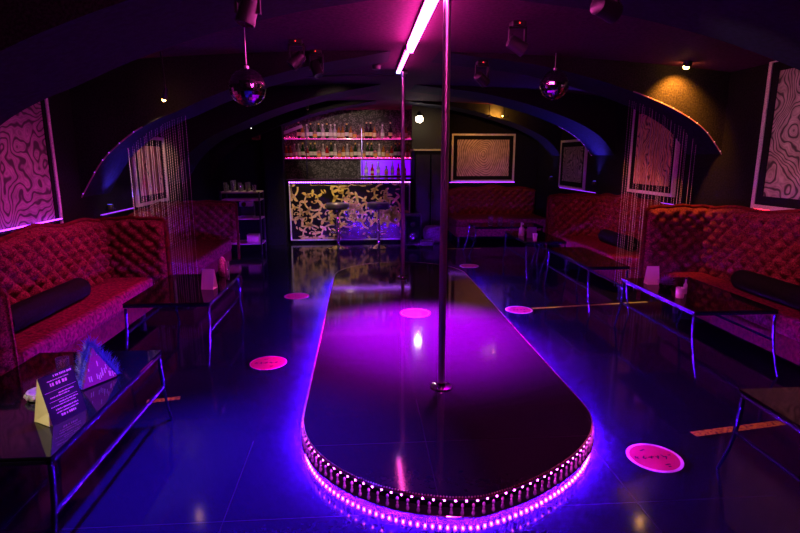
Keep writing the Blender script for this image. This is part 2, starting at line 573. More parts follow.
# ------------------------------------------------------------------ moving heads
def moving_head(x, y, target, label, size=1.):
    z = zceil(x) if not any(a <= y <= b for a, b in RIBS) else min(zceil(x), 2.36)
    t = thing('stage_light', label, 'stage light', (x, y, z), group='black stage lights under the vault')
    MB().box((-.05, -.05, -.035), (.05, .05, .004)).build('base_box', M_black, t, bevel=.006)
    yk = MB()
    yk.box((-.062, -.018, -.16), (-.050, .018, -.03)); yk.box((.050, -.018, -.16), (.062, .018, -.03)); yk.box((-.062, -.018, -.042), (.062, .018, -.03))
    yk.build('yoke', M_black, t)
    dv = (Vector(target) - Vector((x, y, z - .15)))
    q = dv.to_track_quat('Z', 'Y').to_matrix().to_4x4()
    Mh = Matrix.Translation((0, 0, -.15)) @ q
    MB().lathe([(.03, -.07), (.045, -.06), (.047, .03), (.050, .05), (.050, .065)], 20, Mh).build('head', M_black, t, smooth=True)
    MB().lathe([(.040, .0655), (.040, .067)], 20, Mh).build('lens', mat('dark_lens', (.05, .05, .06), .05, coat=1), t)
    MB().box((-.004, -.0535, -.018), (.004, -.049, -.010)).build('indicator_light', M_redled, t)
    return t, Vector((x, y, z - .15)) + dv.normalized() * .075
HEADS = [
    (-.55, 2.9, (-1.2, 2.6, 0), 'black stage light at the top edge above the mirror ball nearer the purple picture'),
    (-.50, 4.55, (-2.2, 4.1, .5), 'black stage light with red dot, beside the nearer mirror ball'),
    (-.38, 4.98, (.45, 4.25, .12), 'black stage light with red dot before the ceiling cable'),
    (1.12, 5.1, (3.2, 6.6, .8), 'black stage light with red dot, right behind the near pole'),
    (1.10, 3.9, (3.4, 3.9, .9), 'black stage light with red dot between near pole and farther mirror ball'),
    (1.20, 2.72, (3.45, 3.75, 1.75), 'black stage light at the top edge above the farther mirror ball'),
]
LP = []
for x, y, tg, lab in HEADS:
    t, p = moving_head(x, y, tg, lab)
    LP.append((t, p, tg))
lamp('blue_beam', 'SPOT', LP[0][1], (.05, .01, 1.), BLUE_SPOT, (-.62, 2.3, 0), None, 62, 1.)
lamp('crimson_beam', 'SPOT', LP[1][1], (1., .06, .42), RED_WASH * 1.5, LP[1][2], None, 72, 1.)
lamp('magenta_beam', 'SPOT', LP[2][1], (.62, .0, 1.), MAGENTA_SPOT, (.44, 4.15, .12), None, 48, 1., .12)
lamp('magenta_beam', 'SPOT', LP[3][1], (.72, .0, .9), MAGENTA_SPOT, (.50, 4.05, .12), None, 46, 1., .12)
lamp('red_beam', 'SPOT', LP[3][1], (1., .15, .09), RED_WASH * .9, LP[3][2], None, 40, 1.)
lamp('rose_beam', 'SPOT', LP[4][1], (1., .20, .15), RED_WASH * .55, LP[4][2], None, 42, 1.)
lamp('pale_beam', 'SPOT', LP[5][1], (1., .70, .62), 55, (3.45, 3.75, 1.70), None, 36, .8)


# ------------------------------------------------------------------ sofas
def tuft_panel(Lg, H, name, parent, M, camel=.04, a=.15, b=.13, puff=.062, base=.085):
    """upholstered panel in the local XZ plane, front towards -Y; M places it"""
    nu = max(20, int(Lg / .0125)); nv = max(14, int(H / .0125))
    vs = []; fs = []
    def top(u):
        t = u / Lg
        return H + camel * (math.cos((t - .5) * 2 * PI) * .6 + .4 * math.cos((t - .5) * 6 * PI)) - (.03 if t < .02 or t > .98 else 0)
    for i in range(nu + 1):
        u = Lg * i / nu; hh = top(u)
        for j in range(nv + 1):
            v = hh * j / nv
            e = min(1., min(u, Lg - u, max(hh - v, 0)) / .05)
            p = abs(math.sin(PI * (u / a + v / b))) * abs(math.sin(PI * (u / a - v / b)))
            m1 = u / a + v / b; m2 = u / a - v / b
            d1 = abs(m1 - round(m1)); d2 = abs(m2 - round(m2))
            pit = .030 * math.exp(-(d1 * d1 + d2 * d2) / .018) * e
            dd = base + puff * (p ** .6) * e - pit - .05 * (1 - e) ** 2 + .015 * v
            vs.append((u, -dd, v))
    nf = len(vs)
    for i in range(nu + 1):
        u = Lg * i / nu; hh = top(u)
        vs.append((u, 0, 0)); vs.append((u, 0, hh - .01))
    for i in range(nu):
        for j in range(nv):
            k = i * (nv + 1) + j
            fs.append((k, k + nv + 1, k + nv + 2, k + 1))
        t0 = i * (nv + 1) + nv; t1 = t0 + nv + 1
        fs.append((t0, t1, nf + 2 * i + 3, nf + 2 * i + 1))
        fs.append((nf + 2 * i, nf + 2 * i + 1, nf + 2 * i + 3, nf + 2 * i + 2))
        b0 = i * (nv + 1); b1 = b0 + nv + 1
        fs.append((b0, nf + 2 * i, nf + 2 * i + 2, b1))
    fs.append(tuple(list(range(nv, -1, -1)) + [nf, nf + 1]))
    k0 = nu * (nv + 1)
    fs.append(tuple(list(range(k0, k0 + nv + 1)) + [nf + 2 * nu + 1, nf + 2 * nu]))
    o = MB().add(vs, fs, M).build(name, M_tuft, parent, smooth=False)
    o.data.polygons.foreach_set('use_smooth', [len(p.vertices) == 4 for p in o.data.polygons])
    # piped top edge
    pts = [M @ Vector((Lg * i / 40, -.055, top(Lg * i / 40) + .004)) for i in range(41)]
    pp = MB().tube(pts, .016, 8).build('piping', M_piping, o, smooth=True)
    return o


def sofa(label, wall, xw, xf, y0, y1, backh, far_panel=True, near_arm=None, far_x=None, skirt=.25, group='red tufted booth sofas'):
    """wall = -1 left wall, +1 right wall; the seat spans from the wall face xw to the front xf"""
    t = thing('booth_sofa', label, 'sofa', ((xw + xf) / 2, (y0 + y1) / 2, 0), group=group)
    inv = Matrix.Translation(t.location).inverted()
    s = wall
    z0 = .36
    if s < 0:
        Mx = inv @ Matrix.Translation((xw + .012, y0, z0)) @ Matrix.Rotation(PI / 2, 4, 'Z')       # u along +Y, front towards +X
    else:
        Mx = inv @ Matrix.Translation((xw - .012, y1, z0)) @ Matrix.Rotation(-PI / 2, 4, 'Z')
    tuft_panel(y1 - y0, backh - z0, 'backrest', t, Mx)
    xa, xb = sorted((xw + (-s) * .135, xf))
    sy1 = y1 - (.15 if far_panel else 0)
    seat = MB().box((xa, y0 + .02, .27), (xb, sy1, .42), inv).build('seat', M_velvet, t, bevel=.035)
    xs0, xs1 = sorted((xw - s * .012, xf + s * .05))
    MB().box((xs0, y0 + .02, .10), (xs1, y1 - .01, .27), inv).build('seat_base', M_velvet if skirt < .2 else M_piping, t, bevel=.01)
    for yy in (y0 + .08, y1 - .14):
        for xx in (xs0 + .06, xs1 - .12):
            MB().lathe([(.022, 0), (.03, .1)], 12, inv @ Matrix.Translation((xx + .03, yy, 0))).build('leg', M_black, t)
    if far_panel:
        fx = far_x if far_x is not None else xf
        if s < 0:
            Mp = inv @ Matrix.Translation((xw + .02, y1 - .004, z0)); Lp = fx - xw - .02
        else:
            Mp = inv @ Matrix.Translation((fx, y1 - .004, z0)); Lp = xw - fx - .02
        tuft_panel(Lp, backh - .02 - z0, 'side_backrest', t, Mp, camel=.012, a=.13, b=.12, puff=.035, base=.085)
        ex = fx if s < 0 else fx
        pts = [inv @ Vector((ex, y1 - .05, z)) for z in (.12, .4, .7, backh - .04)]
        MB().tube(pts, .02, 8).build('end_post', M_piping, t, smooth=True)
    if near_arm:
        if s < 0:
            Mp = inv @ Matrix.Translation((xw + .15, y0 + .0, z0 - .2)) @ Matrix.Identity(4); Lp = xf - xw - .17
        else:
            Mp = inv @ Matrix.Translation((xf + .02, y0, z0 - .2)); Lp = xw - xf - .17
        tuft_panel(Lp, near_arm - z0 + .2, 'near_armrest', t, Mp, camel=.0, a=.13, b=.12, puff=.02, base=.06)
    return t


sofa('red tufted booth sofa under the purple picture', -1, XL + .035, -1.93, 3.0, 5.12, .965, near_arm=.80, far_x=-1.82)
sofa('red tufted booth sofa past the bead curtain on the purple picture side', -1, XL + .035, -1.76, 5.62, 7.45, .93, far_x=-1.70)
sofa('red tufted booth sofa below the big grey swirl picture', 1, XR - .035, 2.92, 2.6, 4.98, 1.055, far_x=2.72)
sofa('red tufted booth sofa below the picture hung with bead strings', 1, XR - .035, 2.78, 5.62, 7.42, 1.0, far_x=2.62)
# far sofa against the back
t = thing('booth_sofa', 'red tufted booth sofa at the far end below the violet-edged picture', 'sofa', (2.4, 9.9, 0), group='red tufted booth sofas')
inv = Matrix.Translation(t.location).inverted()
tuft_panel(1.75, .56, 'backrest', t, inv @ Matrix.Translation((1.66, 10.40, .36)), camel=.045)
MB().box((1.66, 9.35, .27), (3.38, 10.24, .42), inv).build('seat', M_velvet, t, bevel=.035)
MB().box((1.68, 9.40, .10), (3.36, 10.38, .27), inv).build('seat_base', M_velvet, t, bevel=.01)
for xx in (1.74, 3.28):
    for yy in (9.46, 10.3):
        MB().lathe([(.022, 0), (.03, .1)], 12, inv @ Matrix.Translation((xx, yy, 0))).build('leg', M_black, t)

# dark bolsters lying on the seats
def bolster(label, x, y, L_, rz=0, r=.085):
    t = thing('bolster_cushion', label, 'cushion', (x, y, .421 + r), rz, group='dark bolster cushions on the sofas')
    mb = MB().lathe([(.02, -L_ / 2), (r * .8, -L_ / 2 + .005), (r, -L_ / 2 + .04), (r, L_ / 2 - .04), (r * .8, L_ / 2 - .005), (.02, L_ / 2)], 20, Matrix.Rotation(PI / 2, 4, 'X'))
    o = mb.build('cushion_body', M_matte, t, smooth=True)
    for s in (-1, 1):
        MB().ball((0, s * L_ / 2, 0), .016, 8, 6).build('end_button', M_black, t, smooth=True)
    return t
bolster('dark bolster cushion on the sofa under the purple picture', -2.19, 3.75, .95)
bolster('dark bolster cushion on the sofa below the big grey swirl picture', 3.14, 3.75, .8)
bolster('dark bolster cushion on the sofa below the bead-strung picture', 3.14, 6.3, .8)


# ------------------------------------------------------------------ pictures
def picture(label, size, canvas, loc, rz, fw=.035, mw=.075, frame_m=None):
    """hangs facing local -Y; size = (width, height); loc = lower middle of the back"""
    W, H = size
    t = thing('framed_picture', label, 'picture', loc, rz)
    mb = MB()
    hw = W / 2
    for (x0, z0, x1, z1) in ((-hw, 0, hw, fw), (-hw, H - fw, hw, H), (-hw, fw, -hw + fw, H - fw), (hw - fw, fw, hw, H - fw)):
        mb.box((x0, -.035, z0), (x1, 0, z1))
    mb.build('frame', frame_m or M_silver, t)
    mb = MB(); i0 = fw; i1 = fw + mw
    for (x0, z0, x1, z1) in ((-hw + i0, i0, hw - i0, i1), (-hw + i0, H - i1, hw - i0, H - i0), (-hw + i0, i1, -hw + i1, H - i1), (hw - i1, i1, hw - i0, H - i1)):
        mb.box((x0, -.025, z0), (x1, -.002, z1))
    mb.build('mount', M_matte, t)
    MB().box((-hw + i1, -.018, i1), (hw - i1, -.003, H - i1)).build('canvas', canvas, t)
    return t


M_sw1 = swirl_mat('purple_swirl_print', (.36, .22, .30), (.03, .015, .025), 4.0, 1.2, (1.1, .9, 1.3), stretch=(1, 1, .8), warp=1.7)
M_sw2 = swirl_mat('grey_swirl_print', (.42, .36, .30), (.03, .025, .02), 4.2, 1.2, (.8, .9, 1.3), stretch=(1, 1, .85), warp=1.7)
M_sw3 = swirl_mat('medallion_print', (.70, .52, .46), (.16, .09, .08), 8., 1.5, (.10, .10, .53), stretch=(1.1, 1, .85), warp=.2)
M_sw4 = swirl_mat('amber_streak_print', (.78, .42, .20), (.10, .03, .02), 7., 9., (0, 0, .5), kind='BANDS', stretch=(1, 1, .5))
picture('large framed swirl print in purple light above the near sofa', (1.58, 1.28), M_sw1, (XL, 3.80, .90), PI / 2, .03, .05)
picture('large silver-framed grey swirl print above the sofa opposite the purple one', (1.55, 1.24), M_sw2, (XR, 3.70, 1.065), -PI / 2, .035, .075)
picture('silver-framed amber picture seen through bead strings', (1.02, 1.06), M_sw4, (XR, 6.2, 1.07), -PI / 2)
picture('dark violet-edged picture in the alcove before the far sofa', (1.05, .78), M_sw2, (XR, 8.62, 1.0), -PI / 2)
picture('silver-framed medallion print above the far sofa', (1.24, .91), M_sw3, (2.36, 10.42, 1.035), 0)
picture('pale striped picture behind the bead strings on the purple picture side', (.95, .78), M_sw4, (XL, 6.6, .96), PI / 2)


# ------------------------------------------------------------------ wall LED strips behind the sofas
def wall_strip(label, a, b, m_, sx):
    t = thing('wall_light_strip', label, 'light strip', a, group='light strips behind the sofas')
    d = Vector(b) - Vector(a)
    h = .014
    if abs(d.y) > abs(d.x):
        MB().box((min(0, sx * .02), 0, -.01), (max(0, sx * .02), d.y, 0)).build('channel', M_black, t)
        MB().box((min(0, sx * h), 0, 0), (max(0, sx * h), d.y, .006)).build('light_tape', m_, t)
    else:
        MB().box((0, sx * .02, -.01), (d.x, 0, 0)).build('channel', M_black, t)
        MB().box((0, sx * h, 0), (d.x, 0, .006)).build('light_tape', m_, t)
    return t
wall_strip('violet light strip along the top of the sofa under the purple picture', (XL + .036, 3.5, 1.005), (XL + .036, 4.55, 1.005), M_violet_wall, 1)
wall_strip('violet light strip past the bead curtain on the purple picture side', (XL + .001, 5.3, .955), (XL + .001, 6.05, .955), M_violet_dim, 1)
wall_strip('red light strip under the big grey swirl picture', (XR - .001, 2.9, 1.058), (XR - .001, 4.5, 1.058), M_red_wall, -1)
wall_strip('violet light strip under the bead-strung amber picture', (XR - .001, 5.6, .985), (XR - .001, 7.3, .985), M_violet_dim, -1)
wall_strip('violet light strip under the dark alcove picture', (XR - .001, 7.7, .985), (XR - .001, 9.15, .985), M_violet_dim, -1)
wall_strip('violet light strip under the medallion picture at the far end', (1.72, 10.419, 1.02), (3.0, 10.419, 1.02), M_violet_wall, -1)

# ------------------------------------------------------------------ bead curtains
M_bead_w = mat('clear_bead', (.42, .33, .35), .2, coat=.3)
def bead_curtain(label, x0, x1, y, zt, zb, n_, seed):
    random.seed(seed)
    mb = MB()
    for i in range(n_):
        x = x0 + (x1 - x0) * (i + random.uniform(.2, .8)) / n_
        yy = y + random.uniform(-.03, .03)
        z1 = zt(x) - .005; z = z1; k = 0
        bot = zb + random.uniform(0, .05)
        mb.box((x - .0008, yy - .0008, bot), (x + .0008, yy + .0008, z1))
        while z > bot:
            r = .0036
            mb.add([(x + r, yy, z), (x, yy + r, z), (x - r, yy, z), (x, yy - r, z), (x, yy, z + .009), (x, yy, z - .009)],
                   [(0, 1, 4), (1, 2, 4), (2, 3, 4), (3, 0, 4), (1, 0, 5), (2, 1, 5), (3, 2, 5), (0, 3, 5)])
            z -= .024
    o = mb.build('bead_curtain', M_bead_w)
    return tag(o, label, 'bead curtain', None, 'stuff')
def prof_z(P, x):
    P = sorted(P)
    for (xa, za), (xb, zb) in zip(P[:-1], P[1:]):
        if xa <= x <= xb:
            return za + (zb - za) * (x - xa) / (xb - xa)
    return P[0][1] if x < P[0][0] else P[-1][1]
bead_curtain('strings of clear beads hanging from the rib before the amber picture', 2.64, 3.38, 5.3, lambda x: prof_z(SR, x), .12, 30, 5)
bead_curtain('strings of clear beads hanging from the rib on the purple picture side', -2.2, -1.63, 5.3, lambda x: prof_z(SL, x), .14, 26, 6)


# lights strung along the near edge of the ribs
def arch_string(label, prof, y, m_, xr, nb, blob=.006):
    pts = [p for p in prof if xr[0] <= p[0] <= xr[1]]
    t = thing('arch_light_string', label, 'light string', (pts[0][0], y - .006, pts[0][1]), group='light strings along the ribs')
    rel = [(x - pts[0][0], 0, z - pts[0][1]) for x, z in pts]
    MB().tube(rel, .006, 6).build('cord', mat('dull_pink_cord', (.30, .12, .22), .5), t)
    for k in range(nb):
        q = rel[int((len(rel) - 1) * (k + .5) / nb)]
        MB().ball((q[0], -.008, q[2]), blob, 8, 5).build('bulb', m_, t)
    return t
M_bulb_v = mat('dim_violet_bulb', (.3, .1, .4), .4, emit=(.5, .06, 1.), es=1.3)
M_bulb_p = mat('dim_pink_bulb', (.6, .4, .4), .4, emit=(1., .5, .6), es=.45)
arch_string('string of dim violet lights along the rib on the purple picture side', SL, 5.0, M_bulb_v, (-2.51, -1.9), 6)
arch_string('string of dim pink lights along the rib above the amber picture', SR, 5.0, M_bulb_p, (2.5, 3.45), 8)
arch_string('string of dim violet lights along the blue-washed rib', SR, 7.95 + .012, M_bulb_v, (2.9, 3.45), 7)

# unseen uplights, added to wash the rib undersides blue
def uplight(label, loc, target, e, angle=95, col=(.10, .05, 1.)):
    t = thing('uplight', label, 'uplight', loc, group='uplights added to wash ribs and vault')
    MB().lathe([(.028, 0), (.03, .004), (.03, .055), (.026, .06)], 16).build('can', M_black, t, smooth=True)
    MB().lathe([(.022, .0602), (.022, .0612)], 16).build('lens', mat('blue_lens', (.1, .1, .6), .3, emit=(.10, .06, 1.), es=2.), t)
    MB().box((-.045, -.006, .01), (.045, .006, .02)).build('bracket', M_black, t)
    lamp('blue_glow', 'SPOT', Vector(loc) + Vector((0, 0, .07)), col, e * e * .35 + .8, target, None, angle, .9, .02)
uplight('added blue uplight on the wall below the blue-washed rib', (3.405, 7.68, 1.10), (3.1, 7.58, 1.8), 17.)
uplight('added blue uplight below the rib on the purple picture side', (-2.455, 5.42, .99), (-1.75, 5.3, 1.9), 11.)
uplight('added blue uplight below the farthest rib', (3.405, 9.5, 1.10), (3.1, 9.4, 1.8), 6.)
uplight('added blue uplight above the purple picture', (-2.455, 2.86, 1.30), (-1.9, 3.3, 2.2), .6, 120)


# ------------------------------------------------------------------ ceiling lamps
def downlight(label, loc, target, col, e, bulb, angle=70, size=.035, bs=.75):
    t = thing('spot_lamp', label, 'lamp', loc, group='small spot lamps under the vault')
    dv = (Vector(target) - Vector(loc)).normalized()
    q = dv.to_track_quat('Z', 'Y').to_matrix().to_4x4()
    MB().lathe([(size * .7, -.09), (size, -.05), (size * 1.15, .02)], 20, q).build('shade', M_black, t, smooth=True)
    MB().ball(tuple(dv * .034), size * bs, 20, 12).build('bulb', bulb, t, smooth=True)
    top = zceil(loc[0]) - loc[2]
    MB().tube([(0, 0, .0) if abs(dv.z) < .5 else (-dv.x * .05, -dv.y * .05, .05), (0, 0, top + .01)], .008, 8).build('stem', M_black, t)
    lamp('spot_glow', 'SPOT', Vector(loc) + dv * .085, col, e, target, None, angle, .8, .02)
    return t
downlight('amber spot lamp high above the big grey swirl picture side', (2.89, 4.78, 2.32), (2.95, 5.25, 1.65), (1., .30, .02), AMBER * 4, M_amber, 110)
downlight('amber spot lamp above the purple picture side sofas', (-1.63, 4.78, 2.0), (-2.0, 5.3, 1.30), (1., .60, .35), AMBER * 1.4, M_amber, 46, .02)
downlight('amber spot lamp before the far rib, nearer the pole', (2.13, 9.02, 2.17), (2.27, 9.2, 2.20), (1., .42, .04), AMBER * .7, M_amber, 140, .02)
downlight('amber spot lamp before the far rib, nearer the grey picture wall', (2.38, 9.02, 2.17), (2.27, 9.2, 2.20), (1., .42, .04), AMBER * .7, M_amber, 140, .015)
downlight('white spot lamp over the dark cabinet beside the bar', (1.03, 9.62, 2.19), (.98, 8.9, .6), (1., .88, .66), WHITE_LAMP, M_warmwhite, 150, .05, 1.25)


# ------------------------------------------------------------------ tables
def table(label, x0, x1, y0, y1, rail_side, h=.46, splay='y'):
    t = thing('low_table', label, 'table', ((x0 + x1) / 2, (y0 + y1) / 2, 0), group='low black glass tables')
    inv = Matrix.Translation(t.location).inverted()
    MB().box((x0, y0, h - .012), (x1, y1, h), inv).build('table_top', M_glass_black, t, bevel=.003)
    fr = MB(); i = .012
    for (a, b) in (((x0 + i, y0 + i), (x1 - i, y0 + i)), ((x1 - i, y0 + i), (x1 - i, y1 - i)), ((x1 - i, y1 - i), (x0 + i, y1 - i)), ((x0 + i, y1 - i), (x0 + i, y0 + i))):
        lo = (min(a[0], b[0]) - .011, min(a[1], b[1]) - .011, h - .032); hi = (max(a[0], b[0]) + .011, max(a[1], b[1]) + .011, h - .0125)
        fr.box(lo, hi, inv)
    fr.build('frame', M_rail, t, bevel=.004)
    for sx, x in ((-1, x0 + .014), (1, x1 - .014)):
        for sy, y in ((-1, y0 + .014), (1, y1 - .014)):
            pts = []
            for k in range(7):
                f = k / 6
                off = .10 * f * f
                z = (h - .04) * (1 - f)
                pts.append(inv @ Vector((x, y + sy * off, z)) if splay == 'y' else inv @ Vector((x + sx * off, y, z)))
            MB().tube(pts, [.011] * 3 + [.010, .009, .008, .007], 8).build('leg', M_rail, t, smooth=True)
    for x in (x0 + .014, x1 - .014):
        MB().tube([inv @ Vector((x, y0 - .008, .24)), inv @ Vector((x, y1 + .008, .24))], .010, 8).build('lower_rail', M_rail, t, smooth=True)
    return t


table('low black glass table with the menu card, before the sofa under the purple picture', -1.76, -1.11, 1.80, 2.88, -1)
table('low black glass table behind the one with menu card and tinsel', -1.74, -1.12, 3.86, 4.86, -1)
table('low black glass table cut off by the frame opposite the near menu card', 1.715, 2.40, 1.02, 2.17, 1)
table('low black glass table with the white candle, before the big grey swirl picture', 2.27, 2.89, 3.38, 4.42, 1)
table('low black glass table behind the one with the white candle', 2.18, 2.60, 4.92, 6.06, 1)
table('low black glass table beside the third bay of red sofa, with spray bottle', 2.05, 2.58, 6.5, 7.5, 1)
table('low black glass table before the far sofa', 1.72, 2.78, 7.98, 8.5, 1, splay='x')

# ------------------------------------------------------------------ table top items
TH = .4605
M_print = mat('dark_purple_print', (.02, .006, .04), .35)
M_text = mat('pale_pink_ink', (.85, .30, .75), .5)
def tent_card(label, x, y, rz, w_=.12, h=.20, dpt=.085, text=True, face=None, z=TH, plain=None, end=False):
    t = thing('table_card', label, 'card', (x, y, z), rz)
    th = .003
    MB().prism([(-dpt / 2, 0), (-dpt / 2 + th, 0), (th / 2, h), (-th / 2, h)], -w_ / 2, w_ / 2, 'x' if False else 'y').build('rear_panel', plain or M_white, t)
    o = MB().prism([(dpt / 2 - th, 0), (dpt / 2, 0), (th / 2, h), (-th / 2, h)], -w_ / 2, w_ / 2, 'y').build('front_panel', face or M_print, t)
    MB().box((-dpt / 2 + th, -w_ / 2, .0), (dpt / 2 - th, w_ / 2, .002)).build('floor_panel', plain or M_white, t)
    if end:
        MB().prism([(-dpt / 2 + th, .002), (dpt / 2 - th, .002), (0, h * .96)], -w_ / 2 + .001, -w_ / 2 + .003, 'y').build('end_flap', plain, t)
        MB().add([(-dpt / 2 + th, -w_ / 2 + .0005, .0025), (dpt / 2 - th, -w_ / 2 - .012, .0025), (dpt / 2 - th - .012, -w_ / 2 + .0005, .055), (-dpt / 2 + th, -w_ / 2 + .001, .001), (dpt / 2 - th, -w_ / 2 - .011, .001), (dpt / 2 - th - .012, -w_ / 2 + .0009, .052)],
                 [(0, 1, 2), (5, 4, 3), (0, 3, 4, 1), (1, 4, 5, 2), (2, 5, 3, 0)]).build('folded_tab', plain, t)
    if text:
        random.seed(21)
        mb = MB()
        sl = Vector((th / 2 - dpt / 2, 0, h)).normalized(); nx = Vector((h, 0, dpt / 2 - th / 2)).normalized(); yv = Vector((0, 1, 0))
        def stroke(y0, y1, s0, s1):
            P0 = Vector((dpt / 2, 0, 0)) + nx * .0008
            q = [P0 + yv * y0 + sl * s0, P0 + yv * y1 + sl * s0, P0 + yv * y1 + sl * s1, P0 + yv * y0 + sl * s1]
            q2 = [p - nx * .0006 for p in q]
            mb.add(q + q2, [(0, 1, 2, 3), (7, 6, 5, 4), (0, 4, 5, 1), (1, 5, 6, 2), (2, 6, 7, 3), (3, 7, 4, 0)])
        rows = [(.182, .009, .4, .9), (.168, .005, .2, .8), (.148, .014, .25, .75), (.128, .002, .05, .95), (.112, .005, .4, .85), (.102, .005, .15, .7),
                (.088, .002, .1, .9), (.076, .005, .35, .9), (.066, .004, .1, .8), (.05, .006, .2, .85), (.038, .005, .2, .8), (.022, .010, .3, .7)]
        for s0, hh, f0, f1 in rows:
            yy = -w_ / 2 + w_ * f0
            if hh < .003:
                stroke(yy, -w_ / 2 + w_ * f1, s0, s0 + hh * .6); continue
            while yy < -w_ / 2 + w_ * f1:
                ww = random.uniform(.35, .8) * hh
                stroke(yy, yy + ww, s0, s0 + hh * random.uniform(.7, 1)); yy += ww + hh * random.choice([.25, .25, .6])
        mb.build('printed_text', M_text, t)
    return t


M_gilt = noise_mat('cream_card', (.78, .68, .36), (.86, .78, .48), 12, .6)
tent_card('standing menu card with pale text on purple, on the near table', -1.245, 2.12, R(-24), .15, .19, .105, plain=M_gilt, end=True)
tent_card('white folded card on the table behind the near one', -1.24, 4.30, R(-100), .10, .16, .09, False, mat('lilac_card', (.5, .35, .7), .5))
tent_card('white folded card beside the dark basket on the candle table', 2.42, 4.20, R(-95), .10, .15, .075, False, M_white)
tent_card('dark folded card on the spray bottle table', 2.24, 6.86, R(-100), .12, .14, .06, False, mat('plum_card', (.12, .02, .14), .5), plain=mat('plum_card', (.12, .02, .14), .5))

# triangular print framed in blue tinsel
t = thing('tinsel_card', 'triangular pink card edged with spiky blue tinsel on the near table', 'card', (-1.24, 2.44, TH + .004), R(-30))
tri = [(-.085, 0), (.085, 0), (.0, .17)]
MB().prism(tri, -.010, .010, 'x', Matrix.Rotation(R(-12), 4, 'Y')).build('card_body', mat('magenta_card', (.26, .015, .16), .3), t)
mb = MB()
random.seed(4)
for k in range(22):
    f = random.random(); g = random.random() * (1 - f)
    y0 = -.085 + .17 * f + .085 * g; z0 = .17 * g
    L_ = .03
    mb.box((.0105, y0 - .002, z0 + .005), (.0118, y0 + .002, min(z0 + L_, .16 - abs(y0) * 1.9)), Matrix.Rotation(R(-12), 4, 'Y'))
mb.build('leaf_print', mat('pale_leaf_ink', (.75, .30, .65), .4), t)
mb = MB()
path = [(-.10, .0), (-.07, .07), (-.035, .14), (0, .185), (.035, .14), (.07, .07), (.10, .0)]
Mt = Matrix.Rotation(R(-12), 4, 'Y')
for k in range(1500):
    f = random.random() * (len(path) - 1); i = min(int(f), len(path) - 2); u = f - i
    y0 = path[i][0] + (path[i + 1][0] - path[i][0]) * u; z0 = path[i][1] + (path[i + 1][1] - path[i][1]) * u
    d = Vector((random.gauss(0, 1), random.gauss(0, 1), random.gauss(.2, 1))).normalized() * random.uniform(.025, .06)
    p = Vector((-.004, y0, z0 + .004)); q = p + d
    if q.z < .002: q.z = .002
    e = Vector((.0007, .0007, 0))
    mb.add([Mt @ (p - e), Mt @ (p + e), Mt @ q], [(0, 1, 2)])
for v in range(len(mb.v)):
    if mb.v[v][2] < .001: mb.v[v] = (mb.v[v][0], mb.v[v][1], .001)
o = mb.build('tinsel_fringe', mat('blue_tinsel', (.09, .07, .55), .3, .4), t); o['kind'] = 'stuff'

M_clear = mat('clear_glass', (.95, .93, .95), .03, trans=.9)
def tumbler(label, x, y, z, r=.035, h=.1, m_=None, group=None):
    t = thing('drinking_glass', label, 'glass', (x, y, z), group=group)
    MB().lathe([(r * .8, 0), (r * .85, .002), (r, h), (r - .003, h), (r * .8 - .003, .012), (.002, .010)], 20).build('glass_wall', m_ or M_clear, t, smooth=True)
    MB().lathe([(r * .6, .0), (r * .6, .002)], 20, Matrix.Translation((0, 0, .0105))).build('glass_base', m_ or M_clear, t)
    return t
def ashtray(label, x, y, z):
    t = thing('ashtray', label, 'ashtray', (x, y, z))
    MB().lathe([(.045, 0), (.055, .005), (.058, .035), (.048, .035), (.042, .010), (.002, .009)], 12).build('bowl', mat('cut_crystal', (.85, .82, .75), .06, trans=.5), t)
    mb = MB()
    for k in range(12):
        a = 2 * PI * k / 12
        mb.ball((.057 * math.cos(a), .057 * math.sin(a), .02), .011, 6, 4)
    mb.build('facets', mat('cut_crystal', (.85, .82, .75), .06, trans=.5), t)
ashtray('cut crystal ashtray between menu card and tinsel card', -1.42, 2.30, TH)
tumbler('clear glass standing behind the tinsel card on the near table', -1.44, 2.52, TH, .03, .10)
tumbler('thin clear glass beside the white folded card on the table behind the near one', -1.17, 4.62, TH, .02, .16)
# pink lidded jar / patterned lantern on second table
t = thing('table_lantern', 'small oval pink patterned lantern at the far end of the second table', 'lantern', (-1.24, 4.74, TH))
MB().lathe([(.018, 0), (.03, .01), (.042, .06), (.038, .12), (.02, .165), (.006, .18)], 18).build('lantern_body', noise_mat('pink_mosaic', (.20, .03, .10), (.75, .30, .50), 90, .4), t, smooth=True)
MB().lathe([(.02, 0), (.02, .004)], 12).build('foot', M_black, t)
# candle and dark basket on the right table
t = thing('pillar_candle', 'white pillar candle on the table before the big grey swirl picture', 'candle', (2.385, 3.74, TH))
MB().lathe([(.024, 0), (.028, .004), (.031, .075), (.028, .080), (.012, .076)], 20).build('wax_body', mat('white_wax', (.85, .80, .72), .5), t, smooth=True)
MB().tube([(0, 0, .074), (0.001, 0, .088)], .0015, 6).build('wick', M_black, t)
t = thing('flower_bowl', 'purple feathery posy in a dark bowl beside the white folded card', 'posy', (2.44, 4.03, TH))
MB().lathe([(.03, 0), (.045, .01), (.05, .04), (.044, .042)], 18).build('bowl', M_blackgloss, t, smooth=True)
mb = MB(); random.seed(8)
for k in range(260):
    d = Vector((random.gauss(0, 1), random.gauss(0, 1), abs(random.gauss(0, 1)))).normalized() * random.uniform(.05, .085)
    p = Vector((0, 0, .04)); q = p + d; s = Vector((-d.y, d.x, 0)); s = s.normalized() * .004 if s.length > 1e-4 else Vector((.004, 0, 0))
    mb.add([p, p + d * .6 + s, q, p + d * .6 - s], [(0, 1, 2, 3)])
o = mb.build('petals', mat('violet_petals', (.30, .06, .42), .6), t); o['kind'] = 'stuff'
t = thing('slim_bottle', 'slim pale bottle between candle and purple posy', 'bottle', (2.50, 3.86, TH))
